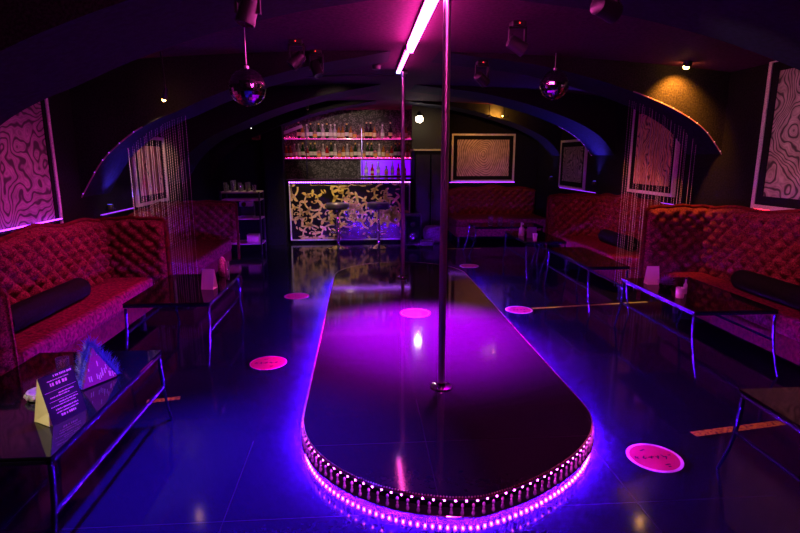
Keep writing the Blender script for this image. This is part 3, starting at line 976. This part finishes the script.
MB().lathe([(.014, 0), (.015, .003), (.015, .07), (.006, .09), (.006, .115)], 14).build('bottle_body', mat('pale_glass', (.6, .55, .55), .1), t, smooth=True)
MB().lathe([(.0075, .115), (.0075, .128)], 12).build('cap', M_black, t)
# spray bottle, cup on far right tables
t = thing('spray_bottle', 'white spray bottle on the table beside the dark folded card', 'bottle', (2.16, 7.05, TH))
MB().lathe([(.034, 0), (.036, .004), (.036, .09), (.014, .125), (.013, .15)], 18).build('bottle_body', mat('milky_plastic', (.75, .72, .68), .4), t, smooth=True)
MB().box((-.012, -.045, .15), (.012, .018, .175)).build('spray_head', mat('milky_plastic', (.75, .72, .68), .4), t, bevel=.004)
MB().box((-.004, -.04, .115), (.004, -.03, .15)).build('trigger', M_black, t)
t = thing('paper_cup', 'white cup at the near end of the spray bottle table', 'cup', (2.20, 6.60, TH))
MB().lathe([(.024, 0), (.032, .085), (.034, .088), (.030, .088), (.022, .006), (.002, .005)], 18).build('cup_wall', mat('white_wax', (.85, .80, .72), .5), t, smooth=True)
MB().lathe([(.033, .086), (.0345, .088), (.033, .090)], 18, cap=False).build('rim', mat('white_wax', (.85, .80, .72), .5), t)
tumbler('tall clear glass on the table before the far sofa, nearer the pole', 1.99, 8.12, TH, .04, .15)
tumbler('tall clear glass on the table before the far sofa, farther from the pole', 2.15, 8.16, TH, .04, .13)
tumbler('short clear glass at the end of the table before the far sofa', 2.33, 8.12, TH, .03, .08)


# ------------------------------------------------------------------ floor stickers and tape
M_st_red = mat('pink_red_vinyl', (.62, .002, .09), .4)
M_st_white = mat('white_vinyl', (.85, .75, .62), .4)
M_st_ink = mat('dark_vinyl_ink', (.06, .005, .03), .5)
def sticker(label, x, y, z, rim=True, d=.135):
    t = thing('floor_sticker', label, 'floor sticker', (x, y, z + .0008), group='round pink floor stickers')
    MB().lathe([(d * .995, 0), (d * .995, .0008)], 48).build('disc', M_st_red, t)
    ra, rb = d * (.885 if rim else .95), d
    mb = MB().lathe([(ra, .0009), (ra, .0016), (rb, .0016), (rb, .0002)], 56, cap=False)
    mb.build('border', M_st_white if rim else mat('pink_vinyl', (.85, .10, .35), .4), t)
    mb = MB(); random.seed(int(100 * x + 700))
    # row of worn dark marks across the middle and a few small ones above and below
    for gx in (-.66, -.38, -.12, .15, .42):
        px = gx * d
        for k in range(4):
            w_ = random.uniform(.012, .03); a = random.choice([0, PI / 2, PI / 3, -PI / 3])
            Mm = Matrix.Translation((px + random.uniform(-.006, .006), random.uniform(-.008, .008), 0)) @ Matrix.Rotation(a, 4, 'Z')
            mb.box((-w_ / 2, -.0025, .0009), (w_ / 2, .0025, .0015), Mm)
    for px, py in ((-.25, .5), (-.15, .55), (.2, -.5), (.3, -.48), (.25, -.62), (.65, .12)):
        mb.box((px * d - .007, py * d - .004, .0009), (px * d + .007, py * d + .004, .0015))
    mb.build('printed_marks', M_st_ink, t)
    return t
sticker('round pink floor sticker with white rim beside the near end of the stage', 1.47, 2.37, 0)
sticker('round pink floor sticker nearest the near glass table of the purple picture side', -.71, 3.81, 0, False)
sticker('round pink floor sticker farther along the purple picture side of the stage', -.73, 5.77, 0, False)
sticker('round pink floor sticker at the end of the long yellow tape', 1.56, 5.06, 0)
sticker('round pink floor sticker past the far end of the stage', 1.50, 7.28, 0)
sticker('round pink sticker on the stage between the poles', XC, 4.62, .12)
M_tape = noise_mat('worn_yellow_tape', (.12, .13, .01), (.55, .80, .02), 55, .6, detail=4, lo=.38, hi=.5)
def tape(label, a, b, w_=.022):
    a = Vector((*a, .0008)); b = Vector((*b, .0008)); d = b - a
    t = MB().box((0, -w_, 0), (d.length, w_, .0008)).build('floor_tape', M_tape)
    t.location = a; t.rotation_euler = (0, 0, math.atan2(d.y, d.x))
    return tag(t, label, 'tape', 'strips of yellow floor tape')
tape('long strip of yellow tape running from a sticker to the candle table', (1.71, 5.10), (3.0, 5.26), .018)
tape('short worn strip of yellow tape beside the near white-rimmed sticker', (1.81, 2.58), (2.40, 2.67), .026)
tape('short strip of yellow tape beneath the near table with the menu card', (-1.36, 3.21), (-1.17, 3.25), .022)
tape('faint strip of yellow tape before the far sofa', (1.33, 8.72), (2.0, 8.76), .014)

# ------------------------------------------------------------------ bar
bar = thing('bar_counter', 'bar counter with gold scrollwork front and violet light strip', 'bar', (-.2, 9.75, 0))
inv = Matrix.Translation(bar.location).inverted()
MB().box((-1.26, 9.52, .07), (.86, 10.0, 1.06), inv).build('body', M_matte, bar)
MB().box((-1.24, 9.56, 0), (.84, 9.98, .07), inv).build('plinth', M_blackgloss, bar)
MB().box((-1.32, 9.44, 1.09), (.92, 10.06, 1.13), inv).build('counter_top', M_blackgloss, bar, bevel=.006)
MB().box((-1.24, 9.505, .08), (.84, 9.52, 1.05), inv).build('front_panel', mat('black_panel', (.006, .005, .007), .25), bar)
mb = MB()
for x in (-1.262, .842):
    mb.box((x, 9.495, .05), (x + .02, 9.525, 1.06), inv)
mb.box((-1.262, 9.495, .05), (.862, 9.525, .068), inv)
mb.build('edge_trim', M_silver, bar)
MB().box((-1.27, 9.49, 1.06), (.87, 9.98, 1.09), inv).build('light_channel', M_black, bar)
mb = MB()
for k in range(54):
    x = -1.255 + k * .0394
    mb.box((x, 9.478, 1.066), (x + .026, 9.489, 1.082), inv)
mb.build('light_strip', M_bar_led, bar)
# gold scrolls
random.seed(17)
mb = MB()
def ribbon(pts, wd):
    n_ = len(pts)
    vs = []
    for i, (x, z) in enumerate(pts):
        x0, z0 = pts[max(i - 1, 0)]; x1, z1 = pts[min(i + 1, n_ - 1)]
        dx, dz = x1 - x0, z1 - z0; l = math.hypot(dx, dz) or 1
        ww = wd(i / (n_ - 1))
        vs += [(x - dz / l * ww, 9.5035, z + dx / l * ww), (x + dz / l * ww, 9.5035, z - dx / l * ww),
               (x - dz / l * ww, 9.506, z + dx / l * ww), (x + dz / l * ww, 9.506, z - dx / l * ww)]
    fs = []
    for i in range(n_ - 1):
        a = 4 * i; c = a + 4
        fs += [(a, c, c + 1, a + 1), (a, a + 2, c + 2, c), (a + 1, c + 1, c + 3, a + 3)]
    mb.add(vs, fs, inv)
def clampxz(p):
    return (min(max(p[0], -1.225), .825), min(max(p[1], .09), 1.04))
def leaf(x, z, a, L_, wmax, bend):
    pts = [];
    for i in range(9):
        f = i / 8
        aa = a + bend * f
        pts.append(clampxz((x, z)))
        x += L_ / 8 * math.cos(aa); z += L_ / 8 * math.sin(aa)
    ribbon(pts, lambda f: wmax * math.sin(PI * min(1, f * .95 + .05)) ** .8 + .0008)
def scroll(x, z, a, r0, turn, sgn):
    pts = []; n_ = 34
    st = r0 * .24
    for i in range(n_):
        f = i / (n_ - 1)
        pts.append(clampxz((x, z)))
        k = 1 - .80 * f
        x += st * k * math.cos(a) * 1.0; z += st * k * math.sin(a)
        a += sgn * turn / n_
        if i in (3, 7, 11, 15, 19, 23):
            leaf(x, z, a - sgn * random.uniform(.5, 1.1), r0 * random.uniform(.45, .75), r0 * .13, -sgn * random.uniform(.6, 1.8))
            if i % 2: leaf(x, z, a + sgn * random.uniform(.6, 1.0), r0 * random.uniform(.3, .5), r0 * .10, sgn * 1.0)
    ribbon(pts, lambda f: .004 + .011 * (1 - f))
    px, pz = pts[-1]
    leaf(px, pz, a, r0 * .2, r0 * .09, 1.)
for i in range(7):
    for j in range(3):
        x = -1.08 + i * .29 + random.uniform(-.05, .05); z = .27 + j * .38 + random.uniform(-.07, .07)
        scroll(x, z, random.uniform(0, 2 * PI), random.uniform(.15, .20), random.uniform(7., 9.), random.choice([-1, 1]))
for i in range(60):
    leaf(random.uniform(-1.2, .8), random.uniform(.1, 1.02), random.uniform(0, 6.3), random.uniform(.06, .12), .013, random.uniform(-2, 2))
mb.build('scroll_ornament', M_gold, bar)

# bar stools
def stool(label, x, y):
    t = thing('bar_stool', label, 'stool', (x, y, 0), group='bar stools')
    MB().lathe([(.185, .655), (.195, .67), (.195, .735), (.18, .757), (.05, .765), (.002, .766)], 28).build('seat', mat('black_vinyl', (.03, .025, .05), .3, coat=.6), t, smooth=True)
    MB().lathe([(.197, .668), (.2, .675), (.197, .682)], 28, cap=False).build('seat_band', M_chrome, t, smooth=True)
    MB().lathe([(.028, .03), (.028, .40), (.020, .41), (.020, .66)], 16).build('pedestal', M_chrome, t, smooth=True)
    MB().lathe([(.2, 0), (.2, .008), (.12, .022), (.04, .045), (.03, .06)], 28).build('base', M_chrome, t, smooth=True)
    mb = MB().tube([(.13 * math.cos(2 * PI * k / 24), .13 * math.sin(2 * PI * k / 24) - .04, .27) for k in range(24)], .010, 8, True)
    mb.tube([(-.12, -.04, .27), (.12, -.04, .27)], .008, 8)
    mb.build('footrest', M_chrome, t, smooth=True)
    return t
stool('chrome bar stool with black round seat before the middle of the bar', -.40, 8.95)
stool('chrome bar stool with black round seat closer to the far pole', .28, 8.98)

# back bar shelves
YS = 10.62
def shelf(name, label, x0, x1, z, led, dpt=.26):
    t = thing(name, label, 'shelf', ((x0 + x1) / 2, YB - dpt / 2, z), group='back-bar shelves')
    h = (x1 - x0) / 2
    MB().box((-h, -dpt / 2, -.02), (h, dpt / 2, 0)).build('board', mat('plum_acrylic_shelf', (.10, .02, .06), .15), t)
    MB().box((-h, -dpt / 2 - .006, -.018), (h, -dpt / 2, -.004)).build('light_edge', led, t)
    MB().box((-h + .01, dpt / 2 - .02, .0), (h - .01, dpt / 2 - .005, .006)).build('light_tape', M_shelf_led, t)
    for s in (-1, -.3, .4, 1):
        MB().box((s * (h - .03) - .006, dpt / 2 - .03, -.035), (s * (h - .03) + .006, dpt / 2 - .001, -.02)).build('bracket', M_black, t)
    return t
M_edge_dim = mat('dim_magenta_edge', (.4, .05, .3), .4, emit=(.9, .03, .55), es=.8)
shelf('bottle_shelf', 'upper back-bar shelf of bottles', -1.58, 1.0, 1.86, M_edge_dim)
shelf('bottle_shelf', 'lower back-bar shelf of bottles glowing pink', -1.58, 1.0, 1.49, M_edge_dim)
# uprights
mb = MB()
for i, x in enumerate((-1.05, .02)):
    o = MB().box((-.008, -.008, 0), (.008, .008, 1.05)).build('shelf_post', M_rail)
    o.location = (x, YB - .285, 1.0)
    tag(o, ['thin metal post behind the bar, farther from the pole', 'thin metal post behind the bar beside the violet box'][i], 'post')
t = thing('back_counter', 'dark back counter behind the bar', 'counter', (-.3, 10.7, 0))
MB().box((-1.3, -.2, 0), (1.22, .24, .96)).build('body', M_matte, t)
MB().box((-1.32, -.23, .96), (1.23, .245, 1.0)).build('counter_top', M_blackgloss, t)
# violet lit box
t = thing('light_box', 'violet glowing open display box under the lower bottle shelf', 'display box', (.49, 10.8, 1.15))
MB().box((-.49, .10, 0), (.49, .12, .30)).build('glowing_back', M_box_led, t)
mb = MB(); mb.box((-.50, -.10, 0), (-.49, .12, .30)); mb.box((.49, -.10, 0), (.50, .12, .30)); mb.box((-.50, -.10, -.012), (.50, .12, 0))
mb.build('box_sides', mat('white_acrylic', (.75, .72, .8), .3), t)
MB().box((-.46, -.06, -.15), (.46, .08, -.012)).build('box_stand', M_matte, t)
# slanted lit board beneath the vault
t = thing('slanted_board', 'slanted pale board lit magenta above the end of the upper shelf', 'board', (-1.57, 10.60, 1.89))
MB().box((0, 0, 0), (.50, .02, .055), Matrix.Rotation(R(-20), 4, 'Y')).build('board_face', mat('pale_board', (.75, .65, .75), .6), t)
MB().box((0, .02, .01), (.46, .06, .03), Matrix.Rotation(R(-20), 4, 'Y')).build('board_rib', M_black, t)
for x_ in (.05, .42):
    MB().tube([(x_, .03, .36 * x_ + .02), (x_, .03, zceil(x_ - 1.57) - 1.885)], .004, 6).build('hanger_rod', M_black, t)
lamp('shelf_glow', 'AREA', (-.3, 10.55, 2.30), (.9, .05, .75), 2.2, (-.3, 10.7, 1.2)).data.size = .5
bpy.data.objects['shelf_glow'].data.shape = 'RECTANGLE'; bpy.data.objects['shelf_glow'].data.size_y = .04; bpy.data.objects['shelf_glow'].data.size = 2.4

# bottles
def glassm(name, c, tr=.55):
    return mat(name, c, .08, trans=tr, coat=.3)
KINDS = [
    ('clear', 'slim clear bottle with white label', [(.034, 0), (.036, .004), (.036, .15), (.012, .20), (.012, .265)], glassm('clear_bottle_glass', (.85, .82, .85)), (.85, .82, .78), (.7, .7, .72), (.05, .115)),
    ('amber', 'amber spirit bottle with cream label', [(.034, 0), (.036, .004), (.036, .135), (.014, .175), (.013, .235)], glassm('amber_bottle_glass', (.75, .30, .04)), (.85, .72, .45), (.10, .06, .02), (.035, .11)),
    ('green', 'dark green bottle with pale label', [(.037, 0), (.038, .004), (.038, .16), (.013, .215), (.013, .285)], glassm('green_bottle_glass', (.03, .12, .04)), (.80, .80, .70), (.65, .50, .1), (.05, .12)),
    ('red', 'red liqueur bottle with small label', [(.033, 0), (.038, .01), (.036, .12), (.014, .165), (.013, .225)], glassm('red_bottle_glass', (.70, .03, .03)), (.9, .75, .7), (.5, .4, .1), (.04, .09)),
    ('squat', 'squat square-shouldered bottle with orange label', [(.035, 0), (.037, .004), (.037, .105), (.033, .12), (.014, .135), (.014, .175)], glassm('pale_bottle_glass', (.65, .55, .40)), (.85, .42, .10), (.05, .05, .05), (.025, .085)),
    ('tall', 'tall dark bottle with gold label', [(.036, 0), (.037, .004), (.037, .17), (.012, .235), (.012, .31)], glassm('dark_bottle_glass', (.03, .02, .02), .2), (.80, .62, .25), (.8, .65, .3), (.05, .12)),
]
PROTO = {}
def bottle(kind, loc, label, group):
    nm, txt, prof, gm, lc, cc, lz = next(k for k in KINDS if k[0] == kind)
    if kind not in PROTO:
        t = thing('spirit_bottle', label, 'bottle', loc, 0, group)
        MB().lathe(prof, 14).build('bottle_body', gm, t, smooth=True)
        rb = max(p[0] for p in prof) + .0012
        MB().lathe([(rb, lz[0]), (rb, lz[1])], 14, cap=False).build('label_band', mat('label_' + kind, lc, .6), t, smooth=True)
        rt, zt = prof[-1]
        MB().lathe([(rt + .003, zt - .022), (rt + .003, zt + .006), (.001, zt + .007)], 10).build('cap', mat('cap_' + kind, cc, .4), t, smooth=True)
        PROTO[kind] = t
    else:
        t = copy_tree(PROTO[kind]); t.location = loc; t['label'] = label; t['group'] = group
    return t
random.seed(31)
def row(xs, z, where, gsuf, kinds, y=YB - .14):
    for x in xs:
        k = random.choice(kinds)
        txt = next(q for q in KINDS if q[0] == k)[1]
        bottle(k, (x, y + random.uniform(-.035, .02), z + .0005), txt + ' ' + where, '%s bottles %s' % (k, gsuf))
xs = [-1.2 + .0775 * i + random.uniform(-.001, .001) for i in range(28)]
xs = [x for i, x in enumerate(xs) if i not in (15, 20, 22, 24, 25)]
row(xs, 1.86, 'on the upper back-bar shelf', 'on the upper shelf', ['tall', 'clear', 'amber', 'green', 'tall', 'squat'])
xs = [-1.53 + .079 * i + random.uniform(-.002, .002) for i in range(32)]
row(xs, 1.49, 'on the lower back-bar shelf', 'on the lower shelf', ['red', 'clear', 'amber', 'clear', 'red', 'squat', 'green'])
# small glasses at the left of upper shelf
for i in range(5):
    tumbler('small clear glass at the slanted board end of the upper shelf', -1.53 + i * .065, YB - .15, 1.8605, .024, .06, group='small glasses at the end of the upper shelf')
row([.1, .22, .34, .5, .62, .74, .86], 1.1505, 'in the violet display box', 'in the display box', ['clear', 'clear', 'red', 'squat'], 10.79)

# ------------------------------------------------------------------ beside the bar: cabinet, speaker, bag
t = thing('tall_cabinet', 'tall dark cabinet under the white lamp beside the bar', 'cabinet', (1.28, 10.2, 0))
MB().box((-.30, -.28, 0), (.30, .35, 1.62)).build('body', M_wall, t)
MB().box((-.32, -.30, 1.62), (.32, .36, 1.65)).build('cabinet_top', mat('oak_edge', (.50, .38, .20), .5), t)
for s in (-1, 1):
    d_ = MB().box((-.13, -.02, -.75), (.13, 0, .75)).build('door', M_black, t)
    d_.location = (s * .145, -.28, .80)
    MB().tube([(s * -.10, -.035, -.06), (s * -.10, -.035, .06)], .006, 8).build('handle', M_chrome, d_)
    d_.parent = t
t = thing('floor_speaker', 'black floor speaker beside the bar behind the far pole', 'speaker', (.86, 9.05, 0))
MB().box((-.14, -.14, .03), (.14, .14, .56)).build('cabinet_body', M_black, t, bevel=.01)
MB().box((-.12, -.147, .06), (.12, -.14, .53)).build('grille', M_matte, t)
for z in (.18, .40):
    MB().lathe([(.075 if z < .3 else .04, 0), (.06 if z < .3 else .03, .006), (.02, .002)], 20, Matrix.Translation((0, -.147, z)) @ Matrix.Rotation(PI / 2, 4, 'X')).build('driver_cone', M_blackgloss, t, smooth=True)
for sx in (-.1, .1):
    for sy in (-.1, .1):
        MB().lathe([(.015, 0), (.015, .03)], 10, Matrix.Translation((sx, sy, 0))).build('foot', M_black, t)
t = thing('pedal_box', 'flat dark equipment box on the floor beside the speaker', 'equipment box', (1.12, 9.15, 0))
MB().box((-.11, -.09, 0), (.11, .09, .09)).build('box_body', M_black, t, bevel=.008)
MB().box((-.085, -.06, .09), (.085, -.02, .093)).build('label_plate', mat('pale_plate', (.6, .6, .45), .5), t)
t = thing('round_pouffe', 'round violet pouffe between the cabinet and the near pole', 'pouffe', (1.28, 9.45, 0))
MB().lathe([(.10, 0), (.16, .03), (.19, .12), (.19, .22), (.15, .29), (.02, .305)], 28).build('cushion_body', noise_mat('violet_plush', (.10, .02, .14), (.22, .05, .28), 40, .8), t, smooth=True)
MB().ball((0, 0, .305), .015, 8, 6).build('top_button', M_black, t)

# ------------------------------------------------------------------ left rear: black column, shelf unit with glasses, sign
t = thing('black_column', 'square black column beside the bar end', 'column', (-1.52, 9.45, 0))
t['kind'] = 'structure'
MB().box((-.12, -.12, 0), (.20, .14, 2.4)).build('shaft', M_wall, t)
t = thing('wall_sign', 'small red square sign on the wall near the bar end', 'sign', (-1.745, 9.32, 1.79))
MB().box((-.07, 0, 0), (.07, .015, .14)).build('frame', mat('dull_red', (.30, .05, .07), .5), t)
MB().box((-.05, -.004, .02), (.05, 0, .12)).build('sign_face', mat('dark_sign', (.06, .012, .02), .4), t)
t_ = MB().box((-.095, -.003, -.003), (-.003, .25, .003)).build('fixing_bar', M_black, t)
o = thing('shelf_unit', 'black open shelf unit crowded with glasses left of the bar', 'shelf unit', (-1.87, 8.6, 0))
for z in (.16, .55, .84, .96):
    MB().box((-.30, -.18, z), (.30, .18, z + .02)).build('shelf', mat('pale_shelf_board', (.50, .44, .30), .4), o)
for sx in (-.29, .29):
    for sy in (-.17, .17):
        MB().box((sx - .012, sy - .012, 0), (sx + .012, sy + .012, .98)).build('post', M_black, o)
random.seed(9)
for i in range(9):
    tumbler('clear glass standing on top of the black shelf unit', -2.1 + (i % 5) * .11, 8.50 + (i // 5) * .12, .9805, .03, random.choice([.10, .14, .17]), group='glasses on the shelf unit')
t = thing('coffee_machine', 'small steel coffee maker on the lower part of the shelf unit', 'coffee maker', (-1.80, 8.58, .5705))
MB().box((-.1, -.1, 0), (.1, .1, .03)).build('base', M_steel, t, bevel=.004)
MB().box((-.1, .02, .03), (.1, .1, .22)).build('body', M_black, t)
MB().box((-.1, -.1, .18), (.1, .02, .25)).build('head', M_steel, t, bevel=.006)
MB().lathe([(.035, 0), (.035, .012)], 18, Matrix.Translation((-.03, -.1, .215)) @ Matrix.Rotation(PI / 2, 4, 'X')).build('dial', M_chrome, t)
for i, (x, c) in enumerate(((-2.05, (.75, .62, .15)), (-1.72, (.60, .5, .3)))):
    q = thing('storage_box', ['yellow box on the bottom shelf of the shelf unit', 'brown box on the bottom shelf of the shelf unit'][i], 'box', (x, 8.56, .1805))
    MB().box((-.09, -.08, 0), (.09, .08, .10)).build('box_body', mat('box_card_%d' % i, c, .6), q)
    MB().box((-.093, -.083, .10), (.093, .083, .125)).build('lid', mat('box_lid_%d' % i, tuple(v * .7 for v in c), .6), q)
downlight('small white spot lamp over the shelf unit beside the red sign', (-1.66, 8.55, 1.97), (-1.9, 8.5, .8), (1., .82, .35), 14., mat('small_white_bulb', (.8, .7, .5), .4, emit=(1., .9, .6), es=2.), 70, .012)

downlight('small shaded spot lamp added to light the gold bar front', (-.75, 7.95, 2.20), (-.55, 9.5, .45), (1., .72, .24), 170., mat('added_lamp_bulb', (.5, .4, .3), .4), 62, .02)  # warm lamp added for the scrollwork, shade turned to hide its bulb
downlight('small shaded spot lamp added out of view to light the menu card', (-1.75, 1.05, 2.15), (-1.27, 2.1, .52), (1., .84, .5), 120., mat('added_lamp_bulb', (.8, .7, .5), .4), 24, .02)  # warm lamp added outside the view for the cream card
lamp('violet_bar_beam', 'SPOT', LP[2][1] + Vector((0, .04, 0)), (.28, .03, 1.), 150, (.25, 9.3, .35), None, 20, 1.)

lamp('far_red_beam', 'SPOT', LP[3][1] + Vector((0, .05, 0)), (1., .20, .20), 150, (2.4, 10.2, .75), None, 22, 1.)

lamp('bar_shelf_beam', 'SPOT', LP[2][1] + Vector((.02, .05, 0)), (1., .70, .50), 620, (-.3, 10.8, 1.72), None, 21, .8)

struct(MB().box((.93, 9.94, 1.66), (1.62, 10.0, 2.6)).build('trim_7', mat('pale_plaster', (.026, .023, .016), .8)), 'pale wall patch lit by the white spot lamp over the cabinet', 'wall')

uplight('small violet uplight added behind the bar to tint the vault', (-.55, 10.55, 1.0005), (-.1, 8.3, 2.4), 10., 100, (.55, .02, 1.))  # unseen lamp added to turn the vault violet near the bar
